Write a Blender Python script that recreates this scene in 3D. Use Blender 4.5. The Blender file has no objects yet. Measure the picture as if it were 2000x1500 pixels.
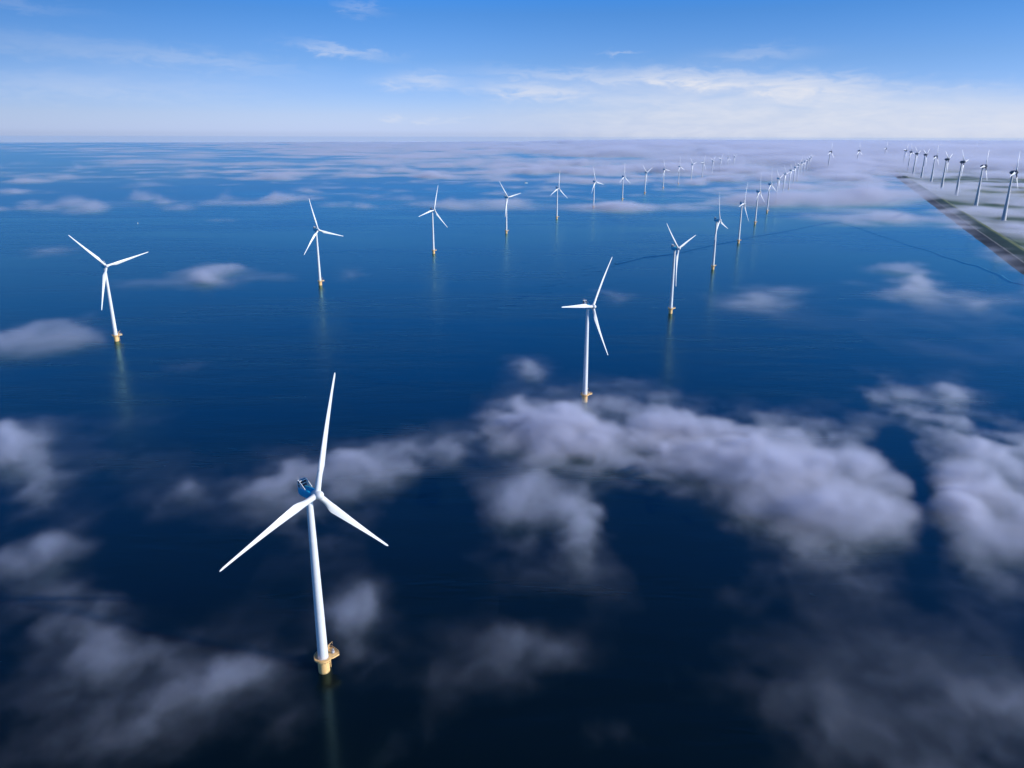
import bpy, bmesh, math, random
import numpy as np
from mathutils import Matrix, Vector

random.seed(7)
PI = math.pi
R = math.radians
scene = bpy.context.scene
COL = scene.collection

# ------------------------------------------------------------------ camera
CAM_H = 245.44
cam_data = bpy.data.cameras.new("camera")
cam = bpy.data.objects.new("camera", cam_data)
COL.objects.link(cam)
cam_data.sensor_width = 36.0
cam_data.lens = 36.0 * 1486.1 / 2000.0
cam_data.clip_start = 1.0
cam_data.clip_end = 200000.0
cam.matrix_world = (Matrix.Translation((0, 0, CAM_H)) @ Matrix.Rotation(R(90 - 17.943), 4, 'X')
                    @ Matrix.Rotation(R(0.128), 4, 'Z'))
scene.camera = cam

# ------------------------------------------------------------------ light
SUN_AZ = 106.5          # clockwise from the view direction
SUN_EL = 24.0
sun_dir = Vector((math.sin(R(SUN_AZ)) * math.cos(R(SUN_EL)), math.cos(R(SUN_AZ)) * math.cos(R(SUN_EL)), math.sin(R(SUN_EL))))
sd = bpy.data.lights.new("sun", 'SUN')
sd.energy = 4.6
sd.angle = R(0.5)
sd.color = (1.0, 0.955, 0.89)
sun = bpy.data.objects.new("sun", sd)
COL.objects.link(sun)
sun.rotation_euler = sun_dir.to_track_quat('Z', 'Y').to_euler()
sun.location = sun_dir * 2000

scene.view_settings.view_transform = 'Standard'
scene.view_settings.look = 'None'
scene.view_settings.exposure = 0.0
scene.view_settings.gamma = 1.0
scene.cycles.use_denoising = True
scene.cycles.volume_bounces = 2
scene.cycles.use_adaptive_sampling = False
scene.cycles.max_bounces = 8
scene.cycles.volume_max_steps = 512
scene.cycles.volume_step_rate = 1.0


# ------------------------------------------------------------------ node helpers
class NT:
    def __init__(self, tree):
        self.t = tree
        self.n = tree.nodes
        self.l = tree.links

    def node(self, kind, **kw):
        nd = self.n.new(kind)
        for k, v in kw.items():
            setattr(nd, k, v)
        return nd

    def link(self, a, b):
        self.l.new(a, b)

    def put(self, sock, v):
        if isinstance(v, bpy.types.NodeSocket):
            self.l.new(v, sock)
        else:
            sock.default_value = v

    def math(self, op, a, b=0.0, c=None, clamp=False):
        nd = self.n.new('ShaderNodeMath')
        nd.operation = op
        nd.use_clamp = clamp
        self.put(nd.inputs[0], a)
        self.put(nd.inputs[1], b)
        if c is not None:
            self.put(nd.inputs[2], c)
        return nd.outputs[0]

    def vmath(self, op, a, b=(0, 0, 0)):
        nd = self.n.new('ShaderNodeVectorMath')
        nd.operation = op
        self.put(nd.inputs[0], a)
        self.put(nd.inputs[1], b)
        return nd.outputs[0]

    def smooth(self, x, lo, hi, a=0.0, b=1.0):
        nd = self.n.new('ShaderNodeMapRange')
        nd.interpolation_type = 'SMOOTHSTEP'
        self.put(nd.inputs[0], x)
        nd.inputs[1].default_value = lo
        nd.inputs[2].default_value = hi
        nd.inputs[3].default_value = a
        nd.inputs[4].default_value = b
        return nd.outputs[0]

    def noise(self, vec, scale, detail=3.0, rough=0.5, dist=0.0):
        nd = self.n.new('ShaderNodeTexNoise')
        self.put(nd.inputs['Vector'], vec)
        nd.inputs['Scale'].default_value = scale
        nd.inputs['Detail'].default_value = detail
        nd.inputs['Roughness'].default_value = rough
        nd.inputs['Distortion'].default_value = dist
        return nd.outputs[0]

    def ramp(self, fac, stops, interp='LINEAR'):
        nd = self.n.new('ShaderNodeValToRGB')
        cr = nd.color_ramp
        cr.interpolation = interp
        while len(cr.elements) < len(stops):
            cr.elements.new(0.5)
        for e, (p, c) in zip(cr.elements, stops):
            e.position = p
            e.color = (*c, 1.0)
        self.put(nd.inputs[0], fac)
        return nd.outputs[0]

    def mix(self, fac, a, b, mode='MIX'):
        nd = self.n.new('ShaderNodeMix')
        nd.data_type = 'RGBA'
        nd.blend_type = mode
        self.put(nd.inputs[0], fac)
        for s, v in ((nd.inputs[6], a), (nd.inputs[7], b)):
            if isinstance(v, bpy.types.NodeSocket):
                self.l.new(v, s)
            else:
                s.default_value = (*v, 1.0)
        return nd.outputs[2]

    def combine(self, x, y, z):
        nd = self.n.new('ShaderNodeCombineXYZ')
        for s, v in zip(nd.inputs, (x, y, z)):
            self.put(s, v)
        return nd.outputs[0]


def new_mat(name):
    m = bpy.data.materials.new(name)
    m.use_nodes = True
    nt = NT(m.node_tree)
    bsdf = m.node_tree.nodes['Principled BSDF']
    return m, nt, bsdf


# ------------------------------------------------------------------ sky
world = bpy.data.worlds.new("World")
scene.world = world
world.use_nodes = True
w = NT(world.node_tree)
w.n.clear()
tc = w.node('ShaderNodeTexCoord')
nrm = w.vmath('NORMALIZE', tc.outputs['Generated'])
sep = w.node('ShaderNodeSeparateXYZ')
w.link(nrm, sep.inputs[0])
zc = w.math('MAXIMUM', sep.outputs[2], 0.004)
sky_vec = w.combine(sep.outputs[0], sep.outputs[1], zc)
sky = w.node('ShaderNodeTexSky')
sky.sky_type = 'NISHITA'
sky.sun_disc = False
sky.sun_elevation = R(SUN_EL)
sky.sun_rotation = R(SUN_AZ)
sky.altitude = 0
sky.air_density = 1.0
sky.dust_density = 0.6
sky.ozone_density = 2.0
w.link(sky_vec, sky.inputs[0])
# the clear polarised sky deepens quickly above the horizon
el = w.math('SQRT', w.math('DIVIDE', w.math('ARCSINE', zc), PI / 2))
TINT = [(0.5, (1.10, 1.38, 2.75)), (1.5, (0.92, 1.14, 2.18)), (3, (0.63, 0.90, 1.82)), (5, (0.47, 0.76, 1.48)), (8, (0.29, 0.65, 1.31)),
        (12, (0.035, 0.68, 1.72)), (20, (0.005, 0.82, 2.15)), (30, (0.005, 0.78, 2.1)), (42, (0.03, 0.40, 0.72)), (70, (0.05, 0.30, 0.46))]
tint = w.ramp(el, [(math.sqrt(e / 90.0), tuple(v / 3.0 for v in c)) for e, c in TINT])
tint = w.mix(1.0, tint, (3.0, 3.0, 3.0), 'MULTIPLY')
skyc = w.mix(1.0, sky.outputs[0], tint, 'MULTIPLY')
# darker away from the sun, at right angles to it
azs = w.math('MULTIPLY', w.math('ARCTAN2', sep.outputs[0], sep.outputs[1]), 180 / PI)
side = w.math('MULTIPLY', w.smooth(azs, -42.0, -2.0, 0.62, 1.0), w.smooth(azs, 20.0, 120.0, 1.0, 0.8))
skyc = w.mix(1.0, skyc, w.combine(side, side, side), 'MULTIPLY')
# thin cirrus, laid out by azimuth and elevation in degrees
az = w.math('MULTIPLY', w.math('ARCTAN2', sep.outputs[0], sep.outputs[1]), 180 / PI)
eld = w.math('MULTIPLY', w.math('ARCSINE', zc), 180 / PI)
cv = w.combine(w.math('MULTIPLY', az, 0.16), w.math('MULTIPLY', eld, 0.9), 0.0)
streak = w.noise(cv, 1.0, 6.0, 0.62, 0.8)
cv2 = w.combine(w.math('MULTIPLY', az, 0.5), w.math('MULTIPLY', eld, 1.7), 3.0)
puff = w.noise(cv2, 1.0, 6.0, 0.6, 0.5)
tex = w.math('ADD', w.math('MULTIPLY', streak, 0.55), w.math('MULTIPLY', puff, 0.45))
warp = w.math('MULTIPLY', w.math('SUBTRACT', puff, 0.5), 3.0)
elw = w.math('ADD', eld, w.math('MULTIPLY', warp, 0.55))
azw = w.math('ADD', az, w.math('MULTIPLY', warp, 1.6))


def patch(a0, e0, ra, re, s, slope=0.0):
    da = w.math('SUBTRACT', azw, a0)
    de = w.math('SUBTRACT', w.math('SUBTRACT', elw, e0), w.math('MULTIPLY', da, slope))
    q = w.math('ADD', w.math('POWER', w.math('DIVIDE', da, ra), 2.0), w.math('POWER', w.math('DIVIDE', de, re), 2.0))
    return w.math('MULTIPLY', w.math('POWER', 2.718, w.math('MULTIPLY', q, -1.0)), s)


patches = [(-11.6, 5.6, 2.6, 0.30, 0.5, -0.12), (-10.3, 8.2, 1.2, 0.30, 0.22, -0.2), (-20.5, 4.7, 5.5, 0.5, 0.24, -0.09),
           (-30.0, 5.2, 7.5, 0.7, 0.16, -0.08), (-32.0, 7.4, 4.0, 0.3, 0.14, -0.05), (-27.0, 3.0, 11.0, 0.8, 0.28, 0.0), (-6.5, 3.7, 2.2, 0.5, 0.62, 0.0),
           (1.5, 3.2, 4.0, 0.45, 0.62, -0.05), (4.5, 4.1, 6.0, 0.35, 0.42, -0.05), (16.5, 5.3, 3.0, 0.4, 0.28, 0.02), (7.6, 5.6, 1.0, 0.12, 0.35, 0.0),
           (-8.6, 1.15, 0.7, 0.22, 0.45, 0.0), (-6.0, 1.15, 0.7, 0.2, 0.4, 0.0), (-4.0, 1.2, 0.8, 0.1, 0.25, 0.0), (27.0, 2.9, 2.5, 0.12, 0.2, 0.0),
           (12.5, 3.9, 4.0, 0.55, 0.85, -0.08), (20.0, 3.3, 4.5, 0.7, 0.85, -0.07)]
cl = None
for pt in patches:
    v = patch(*pt)
    cl = v if cl is None else w.math('ADD', cl, v)
# broad white veil low on the right
veil = w.math('MULTIPLY', w.smooth(azw, -6.0, 16.0), w.smooth(w.math('ADD', elw, w.math('MULTIPLY', az, 0.045)), 5.2, 2.6))
cl = w.math('ADD', cl, w.math('MULTIPLY', veil, 0.85))
cl = w.math('MULTIPLY', cl, w.smooth(tex, 0.25, 0.70, 0.40, 1.0), clamp=True)
cl = w.math('MULTIPLY', cl, w.smooth(sep.outputs[1], -0.1, 0.3))
cloudc = w.mix(cl, skyc, (6.4, 6.7, 7.6))
bg = w.node('ShaderNodeBackground')
bg.inputs[1].default_value = 0.115
w.link(cloudc, bg.inputs[0])
wo = w.node('ShaderNodeOutputWorld')
w.link(bg.outputs[0], wo.inputs[0])


# ------------------------------------------------------------------ materials
def paint(name, colr, rough=0.4, var=0.06, scale=0.25, metal=0.0):
    m, nt, b = new_mat(name)
    g = nt.node('ShaderNodeTexCoord')
    n1 = nt.noise(g.outputs['Object'], scale, 5.0, 0.6)
    v = nt.smooth(n1, 0.3, 0.7, 1.0 - var, 1.0)
    c = nt.mix(1.0, colr, nt.combine(v, v, v), 'MULTIPLY')
    nt.link(c, b.inputs['Base Color'])
    nt.link(nt.smooth(n1, 0.2, 0.8, rough * 0.85, min(1, rough * 1.15)), b.inputs['Roughness'])
    b.inputs['Metallic'].default_value = metal
    return m


M_white = paint('turbine_white', (0.80, 0.80, 0.80), 0.35)
M_yellow = paint('foundation_yellow', (0.95, 0.60, 0.25), 0.55, 0.15, 0.6)
def foundation_paint():
    m, nt, b = new_mat('foundation_yellow')
    g = nt.node('ShaderNodeTexCoord')
    sp = nt.node('ShaderNodeSeparateXYZ')
    nt.link(g.outputs['Object'], sp.inputs[0])
    n1 = nt.noise(g.outputs['Object'], 0.7, 5.0, 0.65)
    mp = nt.node('ShaderNodeMapping')
    mp.inputs['Scale'].default_value = (2.2, 2.2, 0.18)
    nt.link(g.outputs['Object'], mp.inputs[0])
    runs = nt.noise(mp.outputs[0], 1.0, 4.0, 0.6)
    c = nt.mix(nt.smooth(n1, 0.3, 0.75), (0.95, 0.60, 0.25), (0.88, 0.52, 0.19))
    c = nt.mix(nt.smooth(runs, 0.58, 0.75, 0.0, 0.35), c, (0.36, 0.17, 0.06))
    lvl = nt.math('ADD', sp.outputs[2], nt.math('MULTIPLY', nt.math('SUBTRACT', n1, 0.5), -2.2))
    c = nt.mix(nt.smooth(lvl, 0.9, 0.2, 0.0, 0.6), c, (0.20, 0.17, 0.08))
    nt.link(c, b.inputs['Base Color'])
    b.inputs['Roughness'].default_value = 0.55
    return m


M_found = foundation_paint()
M_deck = paint('deck_grating', (0.42, 0.30, 0.14), 0.7, 0.2, 0.8)
M_blue = paint('nacelle_blue', (0.02, 0.54, 0.80), 0.35, 0.12, 0.3)
M_dark = paint('radiator_dark', (0.012, 0.018, 0.045), 0.5, 0.2, 1.0)
M_grey = paint('galvanised_steel', (0.45, 0.46, 0.48), 0.45, 0.15, 1.0)
M_conc = paint('concrete_tower', (0.60, 0.60, 0.61), 0.6, 0.1, 0.15)
M_egg = paint('nacelle_grey', (0.13, 0.135, 0.17), 0.4, 0.12, 0.1)
M_root = paint('blade_root_dark', (0.10, 0.11, 0.15), 0.5, 0.1, 0.2)
M_hull = paint('boat_white', (0.8, 0.8, 0.78), 0.3)
M_glass = paint('cabin_glass', (0.02, 0.03, 0.05), 0.1)
M_foam = paint('wake_foam', (0.55, 0.62, 0.70), 0.7, 0.4, 0.2)


def water_material():
    m, nt, b = new_mat('sea_water')
    g = nt.node('ShaderNodeNewGeometry')
    p = g.outputs['Position']
    # broad patches of calmer and rougher water, drawn out across the wind
    mp = nt.node('ShaderNodeMapping')
    mp.inputs['Rotation'].default_value = (0, 0, R(8))
    mp.inputs['Scale'].default_value = (0.0009, 0.0036, 0.0)
    nt.link(p, mp.inputs[0])
    patchy = nt.noise(mp.outputs[0], 1.0, 4.0, 0.6, 0.6)
    mp4 = nt.node('ShaderNodeMapping')
    mp4.inputs['Rotation'].default_value = (0, 0, R(-4))
    mp4.inputs['Scale'].default_value = (0.0035, 0.022, 0.0)
    nt.link(p, mp4.inputs[0])
    slick = nt.noise(mp4.outputs[0], 1.0, 4.0, 0.6, 0.8)
    patchy = nt.math('ADD', nt.math('MULTIPLY', patchy, 0.55), nt.math('MULTIPLY', slick, 0.45))
    mp2 = nt.node('ShaderNodeMapping')
    mp2.inputs['Rotation'].default_value = (0, 0, R(-14))
    mp2.inputs['Scale'].default_value = (0.07, 0.36, 0.0)
    nt.link(p, mp2.inputs[0])
    chop = nt.noise(mp2.outputs[0], 1.0, 3.0, 0.55, 0.3)
    mp3 = nt.node('ShaderNodeMapping')
    mp3.inputs['Rotation'].default_value = (0, 0, R(20))
    mp3.inputs['Scale'].default_value = (0.018, 0.060, 0.0)
    nt.link(p, mp3.inputs[0])
    swell = nt.noise(mp3.outputs[0], 1.0, 2.0, 0.5)
    h = nt.math('ADD', nt.math('MULTIPLY', chop, 0.34), nt.math('MULTIPLY', swell, 0.48))
    bump = nt.node('ShaderNodeBump')
    bump.inputs['Distance'].default_value = 1.0
    nt.link(nt.smooth(patchy, 0.38, 0.62, 0.14, 0.80), bump.inputs['Strength'])
    nt.link(h, bump.inputs['Height'])
    tone = nt.mix(nt.smooth(patchy, 0.25, 0.75), (0.0010, 0.0036, 0.0052), (0.0008, 0.0046, 0.0085))
    dif = nt.node('ShaderNodeBsdfDiffuse')
    nt.link(tone, dif.inputs['Color'])
    glo = nt.node('ShaderNodeBsdfGlossy')
    glo.inputs['Color'].default_value = (0.56, 1.0, 1.0, 1)
    # a fresher breeze ruffles the open water farther out
    spw = nt.node('ShaderNodeSeparateXYZ')
    nt.link(p, spw.inputs[0])
    breeze = nt.smooth(nt.math('SUBTRACT', spw.outputs[1], nt.math('MULTIPLY', spw.outputs[0], 0.5)), 1500.0, 7000.0, 0.0, 0.20)
    nt.link(nt.math('ADD', nt.smooth(patchy, 0.38, 0.62, 0.18, 0.28), breeze), glo.inputs['Roughness'])
    nt.link(bump.outputs[0], glo.inputs['Normal'])
    fr = nt.node('ShaderNodeFresnel')
    fr.inputs['IOR'].default_value = 1.34
    nt.link(bump.outputs[0], fr.inputs['Normal'])
    mx = nt.node('ShaderNodeMixShader')
    nt.link(fr.outputs[0], mx.inputs[0])
    nt.link(dif.outputs[0], mx.inputs[1])
    nt.link(glo.outputs[0], mx.inputs[2])
    nt.link(mx.outputs[0], nt.n['Material Output'].inputs['Surface'])
    nt.n.remove(b)
    return m


M_water = water_material()

# dike / land frame: s runs along the shore (azimuth 22.6 deg), n points inland
SH_AZ = R(22.6)
SU = Vector((math.sin(SH_AZ), math.cos(SH_AZ), 0))
SN = Vector((math.cos(SH_AZ), -math.sin(SH_AZ), 0))
SH0 = Vector((1196.6, 1985.2, 0))          # a point of the water's edge


def land_material():
    m, nt, b = new_mat('farmland')
    g = nt.node('ShaderNodeNewGeometry')
    sp = nt.node('ShaderNodeSeparateXYZ')
    nt.link(nt.vmath('SUBTRACT', g.outputs['Position'], tuple(SH0)), sp.inputs[0])
    X, Y, Z = sp.outputs
    n = nt.math('ADD', nt.math('MULTIPLY', X, SN.x), nt.math('MULTIPLY', Y, SN.y))
    s = nt.math('ADD', nt.math('MULTIPLY', X, SU.x), nt.math('MULTIPLY', Y, SU.y))
    fine = nt.noise(g.outputs['Position'], 0.02, 6.0, 0.65)
    fine2 = nt.noise(g.outputs['Position'], 0.15, 3.0, 0.6)
    nw = nt.math('ADD', n, nt.math('MULTIPLY', nt.math('SUBTRACT', fine, 0.5), 6.0))
    # field parcels
    col = nt.math('FLOOR', nt.math('DIVIDE', nt.math('SUBTRACT', nw, 78.0), 150.0))
    row = nt.math('FLOOR', nt.math('DIVIDE', nt.math('ADD', s, nt.math('MULTIPLY', col, 173.0)), 640.0))
    wn = nt.node('ShaderNodeTexWhiteNoise', noise_dimensions='2D')
    nt.link(nt.combine(col, row, 0.0), wn.inputs['Vector'])
    field = nt.ramp(wn.outputs[0], [(0.0, (0.06, 0.11, 0.05)), (0.3, (0.13, 0.17, 0.065)), (0.5, (0.08, 0.13, 0.06)), (0.7, (0.23, 0.23, 0.11)), (0.85, (0.055, 0.10, 0.055))], 'CONSTANT')
    # ditches between parcels
    ds = nt.math('ABSOLUTE', nt.math('SUBTRACT', nt.math('FRACT', nt.math('DIVIDE', nt.math('SUBTRACT', nw, 78.0), 150.0)), 0.5))
    ditch = nt.smooth(ds, 0.475, 0.492)
    field = nt.mix(ditch, field, (0.03, 0.055, 0.04))
    # tram lines inside the fields
    tl = nt.math('SINE', nt.math('MULTIPLY', n, 2 * PI / 12.0))
    field = nt.mix(nt.smooth(tl, 0.6, 1.0, 0.0, 0.18), field, (0.16, 0.15, 0.09))
    # the dike's own strips by distance from the water's edge
    strips = nt.ramp(nt.math('DIVIDE', nw, 80.0), [
        (0.0, (0.10, 0.105, 0.11)), (0.05, (0.050, 0.053, 0.058)), (0.27, (0.055, 0.06, 0.06)), (0.30, (0.22, 0.21, 0.19)), (0.345, (0.045, 0.075, 0.055)),
        (0.60, (0.045, 0.085, 0.055)), (0.66, (0.15, 0.17, 0.075)), (0.74, (0.11, 0.14, 0.06)), (0.90, (0.07, 0.11, 0.05))], 'CONSTANT')
    c = nt.mix(nt.smooth(nw, 74.0, 78.0), strips, field)
    v = nt.math('ADD', nt.smooth(fine, 0.25, 0.75, 0.75, 1.15), nt.smooth(fine2, 0.3, 0.7, -0.12, 0.12))
    c = nt.mix(1.0, c, nt.combine(v, v, v), 'MULTIPLY')
    nt.link(c, b.inputs['Base Color'])
    b.inputs['Roughness'].default_value = 0.9
    b.inputs['Specular IOR Level'].default_value = 0.2
    return m


M_land = land_material()


# ------------------------------------------------------------------ mesh helpers
def link_mesh(name, bm, mat, parent=None, smooth=True, mats=None):
    me = bpy.data.meshes.new(name)
    bmesh.ops.recalc_face_normals(bm, faces=bm.faces[:])
    bm.to_mesh(me)
    bm.free()
    if smooth:
        for p in me.polygons:
            p.use_smooth = True
        me.set_sharp_from_angle(angle=R(35))
    for m in (mats or [mat]):
        me.materials.append(m)
    o = bpy.data.objects.new(name, me)
    COL.objects.link(o)
    if parent is not None:
        o.parent = parent
    return o


def tag(o, label=None, category=None, group=None, kind=None):
    if label:
        o['label'] = label
    if category:
        o['category'] = category
    if group:
        o['group'] = group
    if kind:
        o['kind'] = kind
    return o


def loft(bm, rings, cap=True, closed=True):
    vs = [[bm.verts.new(p) for p in r] for r in rings]
    n = len(vs[0])
    for a, b in zip(vs, vs[1:]):
        for i in range(n if closed else n - 1):
            j = (i + 1) % n
            bm.faces.new((a[i], a[j], b[j], b[i]))
    if cap:
        bm.faces.new(vs[0][::-1])
        bm.faces.new(vs[-1])
    return vs


def lathe(bm, prof, seg=32, axis='Z', origin=(0, 0, 0)):
    """prof: (radius, height) pairs along the axis."""
    rings = []
    for r, h in prof:
        ring = []
        for i in range(seg):
            a = 2 * PI * i / seg
            if axis == 'Z':
                p = Vector((r * math.cos(a), r * math.sin(a), h))
            else:                                    # along Y
                p = Vector((r * math.cos(a), h, r * math.sin(a)))
            ring.append(p + Vector(origin))
        rings.append(ring)
    loft(bm, rings)


def tube(bm, pts, r, seg=8):
    pts = [Vector(p) for p in pts]
    rings = []
    for i, p in enumerate(pts):
        d = (pts[min(i + 1, len(pts) - 1)] - pts[max(i - 1, 0)]).normalized()
        ref = Vector((0, 0, 1)) if abs(d.z) < 0.9 else Vector((1, 0, 0))
        u = d.cross(ref).normalized()
        v = d.cross(u).normalized()
        rr = r[i] if isinstance(r, (list, tuple)) else r
        rings.append([p + (u * math.cos(2 * PI * k / seg) + v * math.sin(2 * PI * k / seg)) * rr for k in range(seg)])
    loft(bm, rings)


def box(bm, lo, hi, bevel=0.0):
    lo, hi = Vector(lo), Vector(hi)
    r = bmesh.ops.create_cube(bm, size=1.0)
    for v in r['verts']:
        v.co = Vector(((lo.x + hi.x) / 2 + v.co.x * (hi.x - lo.x), (lo.y + hi.y) / 2 + v.co.y * (hi.y - lo.y), (lo.z + hi.z) / 2 + v.co.z * (hi.z - lo.z)))
    if bevel:
        es = list({e for v in r['verts'] for e in v.link_edges})
        bmesh.ops.bevel(bm, geom=es, offset=bevel, segments=2, affect='EDGES', profile=0.5)


def airfoil(chord, thick, n=14):
    """closed section round its pitch axis: x along the chord, y across it."""
    pts = []
    for i in range(n):
        t = 2 * PI * i / n
        x = 0.5 * (1 - math.cos(t))                  # 0 leading edge .. 1 trailing edge
        yt = 5 * thick * (0.2969 * math.sqrt(max(x, 0)) - 0.126 * x - 0.3516 * x * x + 0.2843 * x ** 3 - 0.1015 * x ** 4)
        y = yt if t < PI else -yt
        pts.append(((x - 0.3) * chord, y * chord))
    return pts


def blade_mesh(L, r0, root_r, max_chord, tip_chord, peak=0.2, prebend=0.0):
    """blade along +Z from radius r0 to L; leading edge at -X, -Y is upwind."""
    bm = bmesh.new()
    n = 14
    rings = []
    st = [0.0, .02, .045, .07, .1, .13, .16, .2, .25, .3, .36, .43, .5, .58, .66, .74, .82, .88, .93, .965, .985, .995, 1.0]
    for s in st:
        z = r0 + (L - r0) * s
        b = min(1.0, max(0.0, (s - 0.035) / (peak - 0.035)))
        b = b * b * (3 - 2 * b)
        if s <= peak:
            chord = 2 * root_r + (max_chord - 2 * root_r) * b
        else:
            q = (s - peak) / (1 - peak)
            chord = max_chord + (tip_chord - max_chord) * (1 - (1 - q) ** 1.35)
        if s > 0.96:
            chord *= max(0.12, math.sqrt(max(0.0, 1 - ((s - 0.96) / 0.0405) ** 2)))
        thick = 0.42 * (1 - min(1, s / 0.5)) + 0.19
        af = airfoil(chord, thick, n)
        tw = R(16) * (1 - min(1.0, s / 0.8)) ** 1.5 - R(1)
        ring = []
        for i in range(n):
            t = 2 * PI * i / n
            cx, cy = -root_r * math.cos(t), root_r * math.sin(t)
            x = cx * (1 - b) + af[i][0] * b
            y = cy * (1 - b) + af[i][1] * b
            ct, stw = math.cos(tw), math.sin(tw)
            ring.append(Vector((x * ct - y * stw, x * stw + y * ct - prebend * s * s, z)))
        rings.append(ring)
    loft(bm, rings)
    return bm


# ------------------------------------------------------------------ offshore turbine
OFF_HUB = 95.0
OH = 5.6
TILT = R(5.3)
HUB_AT = Matrix.Translation((0, -OH * math.cos(TILT), OFF_HUB + OH * math.sin(TILT))) @ Matrix.Rotation(-TILT, 4, 'X')


def make_offshore():
    root = bpy.data.objects.new('offshore_wind_turbine', None)
    COL.objects.link(root)
    # foundation pile with boat landing
    bm = bmesh.new()
    lathe(bm, [(2.75, -6), (2.75, 6.6), (2.95, 6.7), (2.95, 7.35), (2.75, 7.45)], 40)
    foundation = link_mesh('foundation', bm, M_found, root)
    bm = bmesh.new()
    for a in (-0.24, 0.24):
        c, s = math.cos(R(8) + a), math.sin(R(8) + a)
        tube(bm, [(3.9 * c, 3.9 * s, -4), (3.9 * c, 3.9 * s, 6.0), (3.0 * c, 3.0 * s, 6.9)], 0.22)
        tube(bm, [(2.7 * c, 2.7 * s, 3.0), (3.9 * c, 3.9 * s, 3.0)], 0.16)
    for k in range(14):
        z = -1 + k * 0.55
        a1, a2 = R(8) - 0.10, R(8) + 0.10
        tube(bm, [(3.5 * math.cos(a1), 3.5 * math.sin(a1), z), (3.5 * math.cos(a2), 3.5 * math.sin(a2), z)], 0.06, 5)
    link_mesh('ladder', bm, M_yellow, foundation)
    # working platform: round deck with a square-nosed lobe
    LOBE = R(-8)
    out = []
    for i in range(64):
        a = 2 * PI * i / 64
        d = (a - LOBE + PI) % (2 * PI) - PI
        r = 4.25
        if abs(d) < R(58):
            r = min(7.6, max(4.25, 4.25 * 0.95 / max(0.05, math.sin(abs(d)) + 1e-6)) if abs(d) > 0.02 else 7.6)
            r = min(r, 7.2 / math.cos(d) if abs(d) < 1.2 else r)
        out.append(Vector((r * math.cos(a), r * math.sin(a), 0)))
    bm = bmesh.new()
    inner = [Vector((2.6 * math.cos(2 * PI * i / 64), 2.6 * math.sin(2 * PI * i / 64), 0)) for i in range(64)]
    zt, zb = Vector((0, 0, 7.9)), Vector((0, 0, 7.46))
    loft(bm, [[p + zb for p in inner], [p + zb for p in out], [p + zt for p in out], [p + zt for p in inner]], cap=False)
    for k in range(16):
        a = 2 * PI * k / 16
        c, s = math.cos(a), math.sin(a)
        tube(bm, [(2.8 * c, 2.8 * s, 5.8), (4.0 * c, 4.0 * s, 7.46)], 0.12, 6)
    platform = link_mesh('platform', bm, M_yellow, root)
    bm = bmesh.new()
    for h, rr in ((8.55, 0.05), (9.15, 0.07)):
        loop = [p * 0.985 + Vector((0, 0, h)) for p in out]
        tube(bm, loop + [loop[0]], rr, 6)
    for i in range(0, 64, 2):
        p = out[i] * 0.985
        tube(bm, [p + Vector((0, 0, 7.9)), p + Vector((0, 0, 9.15))], 0.06, 5)
    # kick plate
    loft(bm, [[p * 0.99 + Vector((0, 0, 7.9)) for p in out], [p * 0.99 + Vector((0, 0, 8.2)) for p in out]], cap=False)
    link_mesh('railing', bm, M_yellow, platform)
    bm = bmesh.new()
    c, s = math.cos(LOBE + 0.42), math.sin(LOBE + 0.42)
    base = Vector((5.0 * c, 5.0 * s, 7.9))
    tube(bm, [base, base + Vector((0, 0, 3.2))], 0.24, 10)
    c2, s2 = math.cos(LOBE - 0.5), math.sin(LOBE - 0.5)
    tipp = base + Vector((0, 0, 3.2)) + Vector((2.0 * c2, 2.0 * s2, 1.6))
    tube(bm, [base + Vector((0, 0, 3.1)), tipp], [0.2, 0.12], 8)
    tube(bm, [base + Vector((0, 0, 1.6)), base + Vector((1.1 * c2, 1.1 * s2, 4.1))], 0.08, 6)
    tube(bm, [tipp, tipp - Vector((0, 0, 1.6))], 0.04, 5)
    link_mesh('crane', bm, M_yellow, platform)
    bm = bmesh.new()
    for k, (dx, dy, sx, sy, hh) in enumerate(((5.0, -1.0, 1.2, 0.9, 1.3), (6.1, 0.6, 0.7, 0.8, 1.0))):
        cx = dx * math.cos(LOBE) - dy * math.sin(LOBE)
        cy = dx * math.sin(LOBE) + dy * math.cos(LOBE)
        box(bm, (cx - sx / 2, cy - sy / 2, 7.92), (cx + sx / 2, cy + sy / 2, 7.9 + hh), 0.06)
    link_mesh('equipment_box', bm, M_grey, platform)
    # tower with flange rings
    bm = bmesh.new()
    prof = [(2.55, 7.9), (2.55, 8.1), (2.46, 8.15)]
    z0, z1, ra, rb = 8.15, 92.4, 2.46, 1.42
    for k in range(1, 5):
        z = z0 + (z1 - z0) * k / 4
        r = ra + (rb - ra) * (k / 4) ** 1.15
        if k < 4:
            prof += [(r, z - 0.12), (r + 0.035, z - 0.1), (r + 0.035, z + 0.1), (r, z + 0.12)]
        else:
            prof += [(r, z), (r + 0.1, z + 0.05), (r + 0.1, z + 0.35)]
    lathe(bm, prof, 40)
    tower = link_mesh('tower', bm, M_white, root)
    bm = bmesh.new()
    a = LOBE + 0.25
    rings = []
    for z in (8.3, 10.6):
        rings.append([Vector((rr * math.cos(a + da), rr * math.sin(a + da), z)) for rr, da in ((2.40, -0.2), (2.52, -0.2), (2.52, 0.2), (2.40, 0.2))])
    loft(bm, rings)
    link_mesh('door', bm, M_grey, tower)
    # nacelle: rounded canister, blue
    bm = bmesh.new()
    rings = []
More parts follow.
